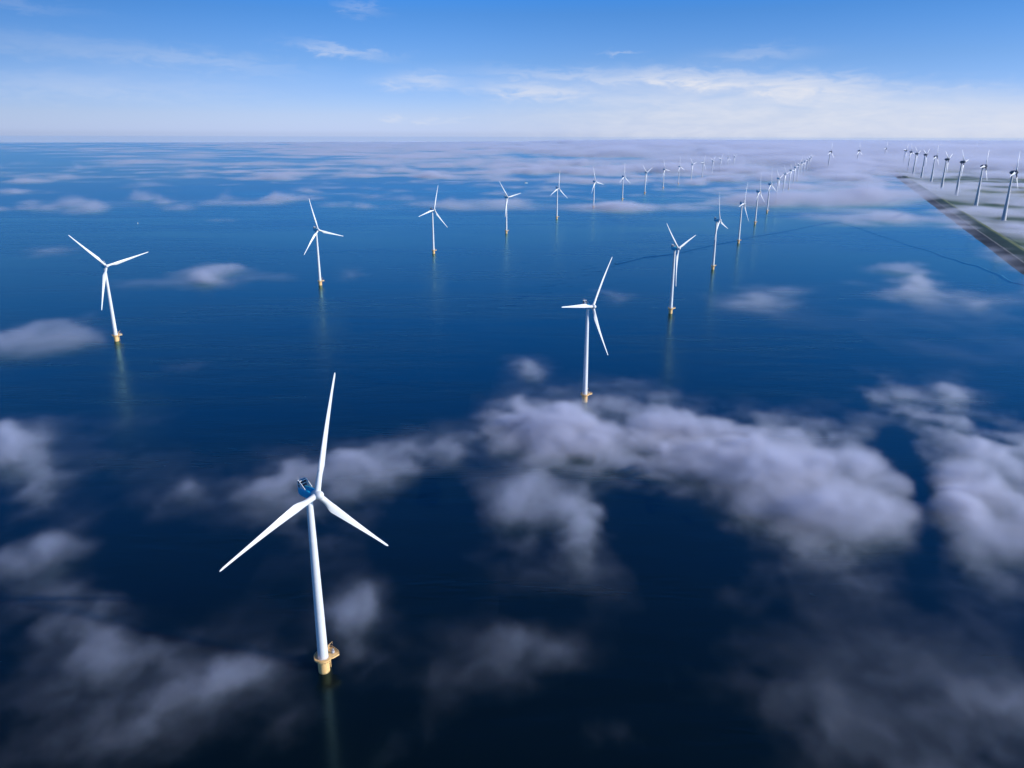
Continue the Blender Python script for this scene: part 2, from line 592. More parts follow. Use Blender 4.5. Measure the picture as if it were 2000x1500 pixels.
    for y, wx, zt_, zb_ in ((-3.3, 1.35, 1.3, -1.3), (-3.1, 1.75, 1.75, -1.7), (-2.2, 2.05, 2.1, -2.1), (-0.5, 2.1, 2.2, -2.3), (2.2, 2.1, 2.2, -2.3), (3.8, 2.05, 2.2, -2.0), (4.7, 1.9, 2.1, -1.4), (5.0, 1.6, 1.8, -1.0)):
        ring = []
        for i in range(28):
            t = 2 * PI * i / 28
            ce, se = math.cos(t), math.sin(t)
            e = 0.45
            x = wx * math.copysign(abs(ce) ** e, ce)
            zz = math.copysign(abs(se) ** e, se)
            zz = zz * (zt_ if zz > 0 else -zb_)
            ring.append(Vector((x, y, OFF_HUB + zz)))
        rings.append(ring)
    loft(bm, rings)
    box(bm, (-0.8, -1.9, OFF_HUB + 2.12), (0.8, 1.2, OFF_HUB + 2.4), 0.06)
    lathe(bm, [(1.5, OFF_HUB - 2.6), (1.55, OFF_HUB - 1.8)], 28)
    nacelle = link_mesh('nacelle', bm, M_blue, root)
    # cooler on the rear roof: white frame, dark radiator, rods
    H = OFF_HUB
    bm = bmesh.new()
    box(bm, (-2.1, 2.9, H + 2.0), (-1.85, 3.15, H + 5.4))
    box(bm, (1.85, 2.9, H + 2.0), (2.1, 3.15, H + 5.4))
    box(bm, (-2.1, 4.3, H + 1.7), (-1.85, 4.55, H + 5.4))
    box(bm, (1.85, 4.3, H + 1.7), (2.1, 4.55, H + 5.4))
    for z in (H + 3.6, H + 5.15):
        for y in (2.9, 4.3):
            box(bm, (-1.86, y - 0.01, z), (1.86, y + 0.26, z + 0.26))
        for x in (-2.1, 1.85):
            box(bm, (x - 0.01, 3.14, z), (x + 0.26, 4.31, z + 0.26))
    for x in (-2.09, 1.86):
        loft(bm, [[Vector((x + dx, -0.4, H + 2.15)), Vector((x + dx, 2.92, H + 2.15)), Vector((x + dx, 2.92, H + 4.9)), Vector((x + dx, 1.9, H + 4.3))] for dx in (0.0, 0.24)])
    link_mesh('cooler_frame', bm, M_white, nacelle)
    bm = bmesh.new()
    box(bm, (-1.84, 3.16, H + 2.1), (1.84, 4.28, H + 3.58))
    box(bm, (-1.84, 3.16, H + 3.88), (1.84, 4.28, H + 5.1))
    box(bm, (-1.2, 3.4, H + 3.5), (1.2, 4.0, H + 3.95))
    link_mesh('radiator', bm, M_dark, nacelle)
    for x in (-1.7, -0.3, 1.2):
        bm = bmesh.new()
        tube(bm, [(x, 4.4, H + 5.3), (x, 4.4, H + 7.2)], 0.08, 6)
        link_mesh('aerial', bm, M_grey, nacelle)
    # hub
    bm = bmesh.new()
    lathe(bm, [(1.30, 2.2), (1.75, 2.0), (1.95, 1.2), (2.02, 0.0), (2.02, -1.0), (1.9, -1.9), (1.6, -2.6), (1.15, -3.1), (0.6, -3.4), (0.02, -3.48)], 32, 'Y')
    for k in range(3):
        m = Matrix.Rotation(2 * PI * k / 3, 4, 'Y')
        rings = []
        for r, z in ((1.42, 1.2), (1.42, 2.2), (1.36, 2.25)):
            rings.append([m @ Vector((r * math.cos(2 * PI * i / 24), r * math.sin(2 * PI * i / 24), z)) for i in range(24)])
        loft(bm, rings)
    hub = link_mesh('hub', bm, M_white, root)
    hub.matrix_local = HUB_AT
    bm0 = blade_mesh(54.4, 2.26, 1.34, 3.9, 0.95, 0.2, 2.4)
    b0 = link_mesh('blade', bm0, M_white, root)
    blades = [b0]
    for k in range(2):
        b = b0.copy()
        COL.objects.link(b)
        b.parent = root
        blades.append(b)
    return root


def set_rotor(root, hub_at, phase):
    k = 0
    for ch in root.children:
        nm = ch.name.split('.')[0]
        if nm == 'blade':
            ch.matrix_local = hub_at @ Matrix.Rotation(R(phase + 120 * k), 4, 'Y')
            k += 1
        elif nm == 'hub':
            ch.matrix_local = hub_at @ Matrix.Rotation(R(phase), 4, 'Y')


def copy_tree(o, parent=None):
    c = o.copy()
    COL.objects.link(c)
    if parent is not None:
        c.parent = parent
        c.matrix_parent_inverse = o.matrix_parent_inverse.copy()
    for ch in list(o.children):
        copy_tree(ch, c)
    return c


# x, y, blade angle, yaw
NEAR = [(-90.4, 307.2, 18.6, 55.5), (70.9, 701.6, 38.8, 51.8), (232.4, 1095.3, 74.8, 51.7), (393.1, 1489, 112.6, 60), (553.8, 1880.3, 25.4, 58),
        (724.0, 2308.3, 7.0, 58), (881.6, 2690.6, 0.0, 53.0), (1042.6, 3088.7, 72.0, 53.0), (1204.1, 3486.9, 82.0, 53.0), (1368.1, 3885.1, 92.0, 53.0),
        (1530.4, 4283.3, 82.0, 53.0), (1692.8, 4681.4, 45.0, 53.0), (1855.4, 5079.6, 102.0, 53.0), (2019.8, 5477.8, 80.0, 53.0), (2187.7, 5876.0, 51.0, 53.0),
        (2349.7, 6274.1, 50.0, 53.0), (2509.2, 6672.3, 76.0, 53.0)]
FAR = [(-499.0, 929.7, 77.9, 50.9), (-334.0, 1312.2, 106.3, 54.8), (-174.4, 1692.6, 18.6, 53.1), (-16.2, 2069.5, 81.5, 50.9), (140.6, 2454.2, 8.3, 51.4),
       (295.1, 2833.5, 103.0, 53.0), (452.3, 3214.2, 4.0, 53.0), (607.3, 3594.8, 68.0, 53.0), (763.4, 3975.4, 100.0, 53.0), (919.5, 4356.0, 112.0, 53.0),
       (1074.7, 4736.7, 76.0, 53.0), (1231.3, 5117.3, 30.0, 53.0), (1388.4, 5497.9, 50.0, 53.0), (1540.9, 5878.6, 45.0, 53.0), (1700.8, 6259.2, 114.0, 53.0),
       (1855.1, 6639.8, 65.0, 53.0)]
ORD = ['first', 'second', 'third', 'fourth', 'fifth', 'sixth', 'seventh', 'eighth', 'ninth', 'tenth', 'eleventh', 'twelfth', 'thirteenth', 'fourteenth', 'fifteenth', 'sixteenth', 'seventeenth']
NEAR_L = {0: 'largest white turbine, nearest the viewer, blue nacelle and yellow foundation in dark water',
          1: 'white turbine at the large fog bank, one blade pointing level to the left',
          2: 'white turbine right of the fog bank edge, one blade hanging straight down beside its tower',
          3: 'white turbine crossed by the dark wake line, a short blade beside its tower',
          16: 'tiny farthest turbine at the end of the right-hand offshore row'}
FAR_L = {0: 'leftmost white turbine in open blue water, blades in a wide Y shape',
         1: 'white turbine second from the left, one blade pointing right and slightly down',
         2: 'white turbine third from the left, one blade up and two spread below',
         15: 'tiny farthest turbine at the end of the left-hand offshore row'}
proto = make_offshore()
first = True
for row, names, side in ((NEAR, NEAR_L, 'right-hand'), (FAR, FAR_L, 'left-hand')):
    for i, (x, y, ph, yw) in enumerate(row):
        t = proto if first else copy_tree(proto)
        first = False
        t.location = (x, y, 0)
        t.rotation_euler = (0, 0, R(yw))
        set_rotor(t, HUB_AT, ph)
        lab = names.get(i, '%s white turbine from the near end of the %s offshore row' % (ORD[i], side))
        tag(t, lab, 'wind turbine', 'white offshore wind turbines standing in the sea')

# ------------------------------------------------------------------ onshore turbines
ON_HUB = 145.0
ON_OH = 9.0
ON_AT = Matrix.Translation((0, -ON_OH * math.cos(TILT), ON_HUB + ON_OH * math.sin(TILT))) @ Matrix.Rotation(-TILT, 4, 'X')


def make_onshore():
    root = bpy.data.objects.new('onshore_wind_turbine', None)
    COL.objects.link(root)
    bm = bmesh.new()
    prof = [(8.2, 0.4), (8.2, 1.6), (6.9, 1.9)]
    for k in range(1, 13):
        q = k / 12
        r = 2.6 + 4.3 * (1 - q) ** 1.6
        z = 1.9 + (ON_HUB - 6.2 - 1.9) * q
        prof += [(r + 0.02, z - 0.2), (r - 0.05, z - 0.05), (r, z)]
    lathe(bm, prof, 40)
    link_mesh('tower', bm, M_conc, root)
    # egg shaped nacelle
    bm = bmesh.new()
    prof = [(0.1, 9.6), (1.7, 9.0), (3.3, 7.4), (4.7, 5.0), (5.7, 2.0), (6.1, -1.0), (6.1, -3.6), (5.8, -4.2), (5.2, -4.6)]
    lathe(bm, [(r, h) for r, h in prof], 36, 'Y', (0, 0, ON_HUB))
    lathe(bm, [(2.65, ON_HUB - 7.2), (3.0, ON_HUB - 5.0)], 28)
    nac = link_mesh('nacelle', bm, M_egg, root)
    bm = bmesh.new()
    tube(bm, [(0, 4.5, ON_HUB + 4.6), (0, 4.5, ON_HUB + 8.2)], 0.2, 6)
    tube(bm, [(-1.6, 4.5, ON_HUB + 7.6), (1.6, 4.5, ON_HUB + 7.6)], 0.15, 6)
    link_mesh('weather_mast', bm, M_grey, nac)
    bm = bmesh.new()
    prof = [(5.1, 4.2), (5.6, 3.8), (5.7, 1.5), (5.3, -1.0), (4.4, -3.2), (3.0, -5.0), (1.4, -6.0), (0.1, -6.3)]
    lathe(bm, prof, 36, 'Y')
    for k in range(3):
        m = Matrix.Rotation(2 * PI * k / 3, 4, 'Y')
        loft(bm, [[m @ Vector((r * math.cos(2 * PI * i / 20), r * math.sin(2 * PI * i / 20), z)) for i in range(20)] for r, z in ((2.3, 3.5), (2.1, 7.4), (1.9, 7.6))])
    link_mesh('hub', bm, M_egg, root).matrix_local = ON_AT
    bm = blade_mesh(66.0, 7.5, 2.0, 8.2, 3.0, 0.18, -0.6)
    b0 = link_mesh('blade', bm, M_white, root)
    b0.data.materials.append(M_root)
    for p in b0.data.polygons:
        if p.center.z < 17.0 and p.center.x > -0.4:
            p.material_index = 1
    for k in range(2):
        b = b0.copy()
        COL.objects.link(b)
        b.parent = root
    return root


ON = [(1531, 2415, 21), (1764, 2966, 26), (1986, 3502, 82), (2162, 3952, 67), (2434, 4573, 15), (2631, 5068, 56), (2751, 5418, 72), (3067, 6129, 105), (3379, 6847, 38),
      (4659, 8698, 16), (5386, 9466, 58), (6221, 10376, 7), (6862, 10932, 45), (5530, 9492, 77), (6401, 10578, 71),
      (2420, 6060, 10), (2870, 6600, 0), (3830, 8180, 25)]
ON_L = ['rightmost large grey-hubbed turbine on land, tower base lost in fog', 'second large turbine from the right on land, standing on green fields beside the dike',
        'third large onshore turbine from the right, one blade pointing right', 'fourth large onshore turbine from the right, one blade down along the tower',
        'fifth large onshore turbine from the right, one blade pointing down to the left', 'sixth large onshore turbine from the right, upper blades spread in a V',
        'seventh large onshore turbine from the right in the shoreline row', 'eighth large onshore turbine from the right, second from the far end of the shoreline row',
        'ninth and farthest turbine of the shoreline row on land', 'distant turbine rising from fog just above the fifth shoreline turbine',
        'distant turbine head in the fog between the third and fourth shoreline turbines', 'distant dark turbine breaking the horizon above the second shoreline turbine',
        'distant turbine head in fog near the right edge of the picture', 'faint distant blades in the fog between the second and third shoreline turbines',
        'faint distant blade just right of the turbine that breaks the horizon', 'faint far turbine left of the shoreline row, leftmost of three sunk in fog',
        'faint far turbine left of the shoreline row, middle of three sunk in fog', 'faint far turbine left of the shoreline row, nearest it of three sunk in fog']
proto2 = make_onshore()
for i, (x, y, ph) in enumerate(ON):
    t = proto2 if i == 0 else copy_tree(proto2)
    t.location = (x, y, 2.0)
    t.rotation_euler = (0, 0, R(45))
    set_rotor(t, ON_AT, ph)
    tag(t, ON_L[i], 'wind turbine', 'large wind turbines standing on land')

# ------------------------------------------------------------------ sea and land
bm = bmesh.new()
Rw = 40000.0
ctr = bm.verts.new((0, 0, 0))
ring = [bm.verts.new((Rw * math.cos(2 * PI * i / 180), Rw * math.sin(2 * PI * i / 180), 0)) for i in range(180)]
for i in range(180):
    bm.faces.new((ctr, ring[i], ring[(i + 1) % 180]))
tag(link_mesh('sea', bm, M_water, smooth=False), kind='structure')

# land with the dike along its edge, one sheet
prof = [(-8, -2.5), (0, 0.0), (8, 1.7), (22, 4.6), (24, 4.8), (27.5, 4.9), (30, 5.2), (48, 8.6), (51, 8.8), (56, 8.8), (59, 8.6), (72, 3.0), (77, 2.4), (90, 2.0), (700, 2.0), (4000, 2.0), (16000, 2.0)]
svals = [-2200 + 40 * k for k in range(0, 110)] + [2200 + 160 * k for k in range(1, 40)] + [8600 + 1500 * k for k in range(1, 12)]
bm = bmesh.new()
rows = []
rs = random.Random(3)
for s in svals:
    rows.append([])
    wob = rs.uniform(-1.2, 1.2) if s < 6000 else 0
    for n, z in prof:
        nn = n + (wob if n < 1 else 0)
        rows[-1].append(bm.verts.new(SH0 + SU * s + SN * nn + Vector((0, 0, z))))
for a, b in zip(rows, rows[1:]):
    for i in range(len(prof) - 1):
        bm.faces.new((a[i], a[i + 1], b[i + 1], b[i]))
tag(link_mesh('land', bm, M_land, smooth=True), kind='structure')

WAKE_A = [(997.2, 2395.8), (921.0, 2321.1), (820.0, 2210.7), (727.9, 2110.1), (610.3, 1995.8), (560.9, 1933.0), (504.4, 1873.8), (463.1, 1827.1), (410.3, 1765.4), (378.0, 1723.8), (352.4, 1699.5), (312.6, 1668.2), (285.5, 1652.8), (231.1, 1580.8), (194.4, 1540.3), (171.2, 1527.1), (142.9, 1465.2), (123.8, 1413.5), (100.0, 1359.9), (71.2, 1300.5), (33.6, 1245.6), (-0.3, 1199.0), (-39.2, 1136.8), (-75.4, 1093.9), (-108.1, 1044.5), (-139.0, 1004.8), (-172.2, 954.4), (-203.0, 910.8), (-231.3, 870.8)]
WAKE_B = [(997.2, 2395.8), (1000.9, 2366.1), (997.5, 2214.2), (978.8, 2045.9), (973.8, 1950.3), (959.9, 1844.4), (959.2, 1749.1), (943.3, 1655.2), (945.4, 1619.0), (937.5, 1570.6), (943.7, 1537.8), (932.6, 1487.8), (923.0, 1429.4), (910.4, 1396.4), (899.3, 1354.6), (904.9, 1334.7), (912.6, 1291.8)]



def ridge(bm, pts, half, height, fade=0):
    """low wave: a long slope on the side of the open water in front, a short one behind."""
    pts = [Vector((*p, 0)) for p in pts]
    n = len(pts)
    rings = []
    for i, p in enumerate(pts):
        d = (pts[min(i + 1, n - 1)] - pts[max(i - 1, 0)]).normalized()
        u = Vector((d.y, -d.x, 0))
        if u.dot(Vector((-0.35, -0.9, 0))) < 0:
            u = -u
        hh = height * (1.0 if not fade else max(0.05, 1 - i / (n - 1)) ** 0.7)
        rings.append([p + u * half * q + Vector((0, 0, hz)) for q, hz in ((1.0, -0.03), (0.75, hh * 0.2), (0.35, hh * 0.62), (0, hh), (-0.25, -0.03))])
    loft(bm, rings, cap=False, closed=False)


def smooth_line(pts, step=20.0):
    out = []
    for i in range(len(pts) - 1):
        p0, p1, p2, p3 = (Vector(pts[max(0, i - 1)]), Vector(pts[i]), Vector(pts[i + 1]), Vector(pts[min(len(pts) - 1, i + 2)]))
        k = max(1, int((p2 - p1).length / step))
        for j in range(k):
            t = j / k
            out.append(tuple(0.5 * ((2 * p1) + (p2 - p0) * t + (2 * p0 - 5 * p1 + 4 * p2 - p3) * t * t + (3 * p1 - p0 - 3 * p2 + p3) * t ** 3)))
    out.append(tuple(pts[-1]))
    return out


bm = bmesh.new()
la = smooth_line(WAKE_A)
cut = int(len(la) * 0.62)
ridge(bm, la[:cut], 10.0, 0.9, 0)
ridge(bm, smooth_line(WAKE_B), 9.0, 0.8, 0)
# spreading wave train behind: short crests at a slant to the track
rg = random.Random(5)
for i in range(int(len(la) * 0.42), len(la) - 2, 1):
    p = Vector(la[i])
    d = (Vector(la[i + 1]) - p).normalized()
    u = Vector((d.y, -d.x))
    c = d * 0.75 + u * 0.65
    off = u * rg.uniform(-22, 22) + d * rg.uniform(-6, 6)
    ln = rg.uniform(14, 34)
    fadek = min(1.0, (len(la) - i) / 25.0)
    pts = [tuple(p + off + c * ln * (q - 0.5) + u * 1.5 * math.sin(q * 3)) for q in (0, .2, .4, .6, .8, 1.0)]
    ridge(bm, pts, 3.2, rg.uniform(0.25, 0.45) * fadek, 1)
tag(link_mesh('wake_waves', bm, M_water), kind='structure')

# ------------------------------------------------------------------ small boat with its wake, and a buoy
def make_boat():
    root = bpy.data.objects.new('motor_boat', None)
    COL.objects.link(root)
    bm = bmesh.new()
    rings = []
    for x, wd, zt_, zk in ((-6.0, 1.8, 1.3, -0.5), (-3.0, 2.0, 1.35, -0.6), (1.0, 1.95, 1.5, -0.6), (4.0, 1.3, 1.8, -0.4), (6.0, 0.5, 2.1, 0.2), (6.8, 0.08, 2.3, 1.2)):
        rings.append([Vector((x, -wd, zt_)), Vector((x, -wd * 0.85, 0.1)), Vector((x, 0, zk)), Vector((x, wd * 0.85, 0.1)), Vector((x, wd, zt_)), Vector((x, 0, zt_ + 0.05))])
    loft(bm, rings)
    link_mesh('hull', bm, M_hull, root)
    bm = bmesh.new()
    rings = [[Vector((a, -1.4 * k, z)), Vector((b, -1.2 * k, z)), Vector((b, 1.2 * k, z)), Vector((a, 1.4 * k, z))] for a, b, z, k in ((-3.6, 2.6, 1.4, 1.0), (-3.4, 1.4, 3.6, 0.9), (-3.5, 1.6, 3.65, 0.95), (-3.4, 1.5, 3.8, 0.9))]
    loft(bm, rings)
    cab = link_mesh('cabin', bm, M_hull, root)
    bm = bmesh.new()
    loft(bm, [[Vector((-2.8, -1.37, 2.4)), Vector((1.95, -1.15, 2.4)), Vector((1.95, 1.15, 2.4)), Vector((-2.8, 1.37, 2.4))], [Vector((-2.8, -1.34, 3.2)), Vector((1.62, -1.13, 3.2)), Vector((1.62, 1.13, 3.2)), Vector((-2.8, 1.34, 3.2))]])
    link_mesh('windows', bm, M_glass, cab)
    bm = bmesh.new()
    tube(bm, [(-2.5, 0, 3.7), (-2.6, 0, 6.2)], 0.08, 6)
    tube(bm, [(-2.55, -0.7, 5.2), (-2.55, 0.7, 5.2)], 0.06, 6)
    link_mesh('mast', bm, M_grey, root)
    return root


boat = make_boat()
boat.location = (76, 4440, 0.0)
boat.rotation_euler = (0, 0, R(8))
boat.scale = (1.5, 1.5, 1.5)
tag(boat, 'small white motor boat running ahead of a thin wake beyond the left-hand row', 'boat')
bm = bmesh.new()
rings = []
for k in range(24):
    q = k / 23
    x = 76 - 6 - 130 * q
    y = 4440 - 0.14 * 130 * q + 2.0 * math.sin(q * 5)
    wd = 1.2 + 4.5 * q
    rings.append([Vector((x, y - wd, 0.02)), Vector((x, y - wd * 0.5, 0.35 * (1 - q) + 0.06)), Vector((x, y, 0.2 * (1 - q) + 0.05)), Vector((x, y + wd * 0.5, 0.35 * (1 - q) + 0.06)), Vector((x, y + wd, 0.02))])
loft(bm, rings, cap=False, closed=False)
tag(link_mesh('wake', bm, M_foam), kind='structure')

buoy = bpy.data.objects.new('navigation_buoy', None)
COL.objects.link(buoy)
bm = bmesh.new()
lathe(bm, [(0.2, -0.8), (1.3, -0.5), (1.5, 0.2), (1.3, 0.7), (0.5, 0.8)], 20)
link_mesh('float', bm, M_hull, buoy)
bm = bmesh.new()
for k in range(3):
    a = 2 * PI * k / 3
    tube(bm, [(1.0 * math.cos(a), 1.0 * math.sin(a), 0.7), (0.25 * math.cos(a), 0.25 * math.sin(a), 3.2)], 0.1, 6)
lathe(bm, [(0.6, 3.1), (0.65, 3.2), (0.5, 4.4), (0.05, 5.0)], 14)
link_mesh('top_frame', bm, M_hull, buoy)
buoy.location = (-1111, 2293, 0)
tag(buoy, 'small white floating marker alone in open water above the leftmost turbine', 'buoy')

# ------------------------------------------------------------------ fog lying on the sea
BLOBS = [
    (90.9,600.0,73.2,74.5,0.13,0.69), (146.4,617.2,39.8,64.0,0.21,0.56), (182.3,556.7,56.4,76.0,0.28,0.67), (209.7,509.0,55.9,71.0,0.34,0.80),
    (251.1,536.8,35.1,74.0,0.39,0.62), (183.2,453.9,40.7,30.9,0.33,0.56), (43.6,603.8,39.0,54.3,0.06,0.56), (9.3,647.3,20.8,43.6,0.01,0.45),
    (46.0,435.8,16.4,30.8,0.09,0.56), (17.5,464.5,24.2,34.3,0.03,0.34), (239.4,458.3,18.8,40.7,0.42,0.45), (378.9,612.5,24.2,70.5,0.50,0.56),
    (382.3,566.4,32.9,62.5,0.54,0.67), (351.0,483.6,39.3,67.4,0.56,0.80), (303.6,451.1,30.4,37.6,0.52,0.62), (384.2,693.7,22.2,60.4,0.46,0.35),
    (438.6,694.1,13.8,62.2,0.52,0.35), (407.4,567.0,32.9,70.1,0.56,0.73), (261.6,404.7,40.0,30.8,0.50,0.28), (-415.1,582.9,20.1,53.5,-0.56,0.64),
    (-352.9,498.9,11.0,40.4,-0.55,0.34), (-297.3,396.2,21.1,27.5,-0.56,0.42), (-284.9,413.9,15.6,13.0,-0.53,0.26), (-114.5,541.9,29.6,38.5,-0.18,0.42),
    (-92.5,567.5,16.4,32.7,-0.14,0.38), (-167.7,520.2,17.1,32.7,-0.28,0.38), (-134.5,508.7,26.1,32.9,-0.23,0.30), (-57.1,562.5,16.3,34.1,-0.09,0.30),
    (-119.9,460.3,23.9,38.4,-0.22,0.21), (-225.6,512.0,20.6,19.3,-0.37,0.21), (-251.6,486.1,21.5,22.6,-0.42,0.10), (-81.1,334.5,13.1,29.1,-0.20,0.31),
    (-72.3,352.3,16.4,21.8,-0.17,0.20), (0.3,315.6,22.5,20.0,-0.00,0.10), (-16.4,296.5,23.8,18.1,-0.05,0.07), (-243.6,329.7,24.5,35.0,-0.54,0.17),
    (-217.9,279.4,27.1,34.8,-0.55,0.18), (-182.1,280.5,31.8,22.3,-0.47,0.14), (-152.8,292.4,25.9,19.1,-0.39,0.14), (-124.0,290.7,16.4,16.6,-0.33,0.11),
    (-215.1,345.0,9.4,28.5,-0.47,0.08), (-95.6,257.5,21.3,18.1,-0.28,0.09), (-176.2,248.8,41.4,18.8,-0.50,0.12), (-42.4,257.7,17.0,17.5,-0.13,0.08),
    (49.0,255.0,12.7,15.8,0.15,0.14), (130.0,286.3,17.4,14.5,0.34,0.08), (141.7,264.2,26.1,19.6,0.39,0.10), (182.5,259.2,32.1,33.3,0.50,0.10),
    (228.2,287.7,18.6,36.6,0.56,0.12), (120.3,370.9,10.0,29.6,0.26,0.06), (198.7,337.6,39.7,29.6,0.45,0.05), (28.6,818.6,20.0,41.7,0.03,0.32),
    (406.9,1196.6,53.0,97.5,0.31,0.24), (728.2,1473.0,39.6,221.2,0.44,0.50), (666.5,1277.4,31.2,138.4,0.46,0.35), (699.1,1166.0,47.9,83.1,0.51,0.32),
    (637.3,972.6,73.5,167.7,0.55,0.06), (141.0,1208.1,31.2,51.9,0.11,0.25), (-538.8,1386.9,35.4,89.2,-0.35,0.60), (-545.4,1331.4,23.3,49.9,-0.37,0.35),
    (-441.3,1359.2,36.6,50.6,-0.30,0.16), (-605.8,952.7,39.2,64.0,-0.53,0.60), (-578.5,987.1,18.9,60.4,-0.50,0.50), (-622.8,911.8,25.1,42.1,-0.56,0.50),
    (-319.5,1390.2,37.4,91.8,-0.21,0.16), (-630.5,1330.4,80.5,56.5,-0.42,0.16), (-991.3,1682.9,66.9,92.6,-0.51,0.16), (-360.4,832.2,34.7,41.6,-0.38,0.10),
    (-258.1,3006.3,88.5,149.2,-0.08,0.68), (-98.8,2963.0,135.9,168.7,-0.03,0.40), (35.5,2807.7,101.4,173.5,0.01,0.32), (337.4,2864.8,94.1,249.7,0.11,0.70),
    (434.1,2819.6,74.3,199.0,0.15,0.45), (223.8,2856.8,56.4,180.0,0.08,0.28), (620.6,2868.9,104.0,208.0,0.21,0.35), (793.5,2991.0,88.8,228.1,0.25,0.38),
    (978.5,3182.2,104.8,318.0,0.29,0.60), (1059.7,3052.3,110.8,296.4,0.33,0.78), (1182.0,3005.8,139.1,291.8,0.37,0.66), (1487.9,3248.7,161.3,284.3,0.42,0.72),
    (1660.8,3253.9,140.3,290.9,0.46,0.40), (1923.7,3505.2,128.0,303.8,0.49,0.30), (-443.9,3213.4,46.1,170.9,-0.13,0.60), (-2764.7,4418.8,126.2,247.5,-0.55,0.60),
    (-3436.0,6306.8,63.4,301.8,-0.49,0.75), (-2667.3,4708.5,179.3,205.1,-0.51,0.38), (-1097.2,2980.6,87.2,103.6,-0.34,0.52), (-939.6,3009.2,78.3,77.9,-0.30,0.38),
    (-2260.2,7265.2,161.2,441.3,-0.30,0.60), (-1441.2,4705.0,105.7,249.1,-0.29,0.60), (-1011.6,3916.0,139.2,171.5,-0.25,0.52), (-2021.5,4561.9,87.4,244.8,-0.41,0.38),
    (-1589.4,3417.1,55.1,139.9,-0.43,0.45), (-1995.5,4865.1,124.2,206.1,-0.38,0.30), (-770.5,3924.9,63.6,170.1,-0.19,0.45), (-1573.5,2918.9,113.4,105.7,-0.48,0.38),
    (-1872.8,3033.9,58.7,117.8,-0.54,0.30), (-889.6,2359.2,46.4,82.3,-0.35,0.20), (2015.7,3505.9,79.3,268.8,0.51,0.40), (2015.2,3206.1,106.8,263.8,0.55,0.45),
    (1584.2,2646.1,123.5,223.6,0.53,0.42), (1336.1,2411.2,64.4,146.5,0.49,0.15), (1456.2,2223.7,67.0,163.2,0.56,0.30), (3195.9,5129.6,204.8,663.5,0.55,0.40),
    (3111.1,6977.3,508.6,851.0,0.42,0.60), (3316.2,6407.1,255.6,738.9,0.47,0.45), (1200.1,2495.1,149.3,228.3,0.44,0.48), (1032.5,2408.5,128.1,209.2,0.39,0.36),
    (2347.0,4754.1,189.3,338.3,0.45,0.25), (121.5,556.3,130.6,137.8,0.19,0.09), (368.7,564.1,74.3,233.5,0.52,0.09), (-174.4,288.2,76.1,53.6,-0.45,0.06),
    (-111.9,507.8,81.5,72.3,-0.19,0.07), (34.0,452.8,47.0,65.7,0.06,0.08), (160.6,282.0,75.1,47.5,0.42,0.06), (0.3,305.0,48.5,34.0,-0.00,0.04),
    (-269.5,372.7,30.5,134.5,-0.54,0.05), (306.7,538.3,13.3,87.9,0.46,-1.60), (252.5,423.2,19.2,29.1,0.47,-0.60), (102.4,439.4,29.6,29.6,0.20,-1.00),
    (-49.7,480.8,17.7,48.6,-0.09,-0.42), (432.6,825.6,114.7,141.0,0.45,0.03), (623.3,1031.2,106.0,165.0,0.51,0.05), (501.5,1130.4,115.6,143.8,0.39,0.03),
    (-215.9,506.2,92.4,66.0,-0.36,0.03), (1218.0,5706.0,261.6,445.6,0.21,0.45), (929.0,6259.7,245.0,529.1,0.15,0.45), (1739.2,6111.9,240.7,622.5,0.27,0.45),
    (315.1,4056.5,158.9,268.0,0.08,0.20),
]



def hash01(ix, iy, iz, seed):
    h = (ix.astype(np.uint32)[:, None, None] * np.uint32(374761393) + iy.astype(np.uint32)[None, :, None] * np.uint32(668265263)
         + iz.astype(np.uint32)[None, None, :] * np.uint32(2246822519) + np.uint32(seed * 3266489917 & 0xffffffff))
    h = (h ^ (h >> np.uint32(13))) * np.uint32(1274126177)
    h = (h ^ (h >> np.uint32(16))) * np.uint32(2654435761)
    h = h ^ (h >> np.uint32(15))
    return h.astype(np.float32) / np.float32(4294967295.0) * 2 - 1


def spline_matrix(u, wl):
    """cubic B-spline weights of positions u on a lattice of spacing wl."""
    q = u / wl
    i0 = np.floor(q).astype(np.int64)
    t = (q - i0).astype(np.float32)
    lo = i0.min() - 1
    n = i0.max() + 3 - lo
    A = np.zeros((len(u), n), np.float32)
    wts = ((1 - t) ** 3 / 6, (3 * t ** 3 - 6 * t ** 2 + 4) / 6, (-3 * t ** 3 + 3 * t ** 2 + 3 * t + 1) / 6, t ** 3 / 6)
    r = np.arange(len(u))
    for k, wt in enumerate(wts):
        A[r, i0 - 1 + k - lo] += wt
    return A, np.arange(lo, lo + n)


def octave(xs, ys, zs, wl, seed, zst=0.6):
    Ax, ix = spline_matrix(xs, wl)
    Ay, iy = spline_matrix(ys, wl * 1.0)
    Az, iz = spline_matrix(zs, wl * zst)
    L = hash01(ix, iy, iz, seed)
    L = np.tensordot(Ax, L, (1, 0))
    L = np.tensordot(L, Ay, (1, 1)).transpose(0, 2, 1)
    return np.tensordot(L, Az, (2, 1)) * 2.2


def sstep(x, a, b):
    t = np.clip((x - a) / (b - a), 0, 1)
    return t * t * (3 - 2 * t)


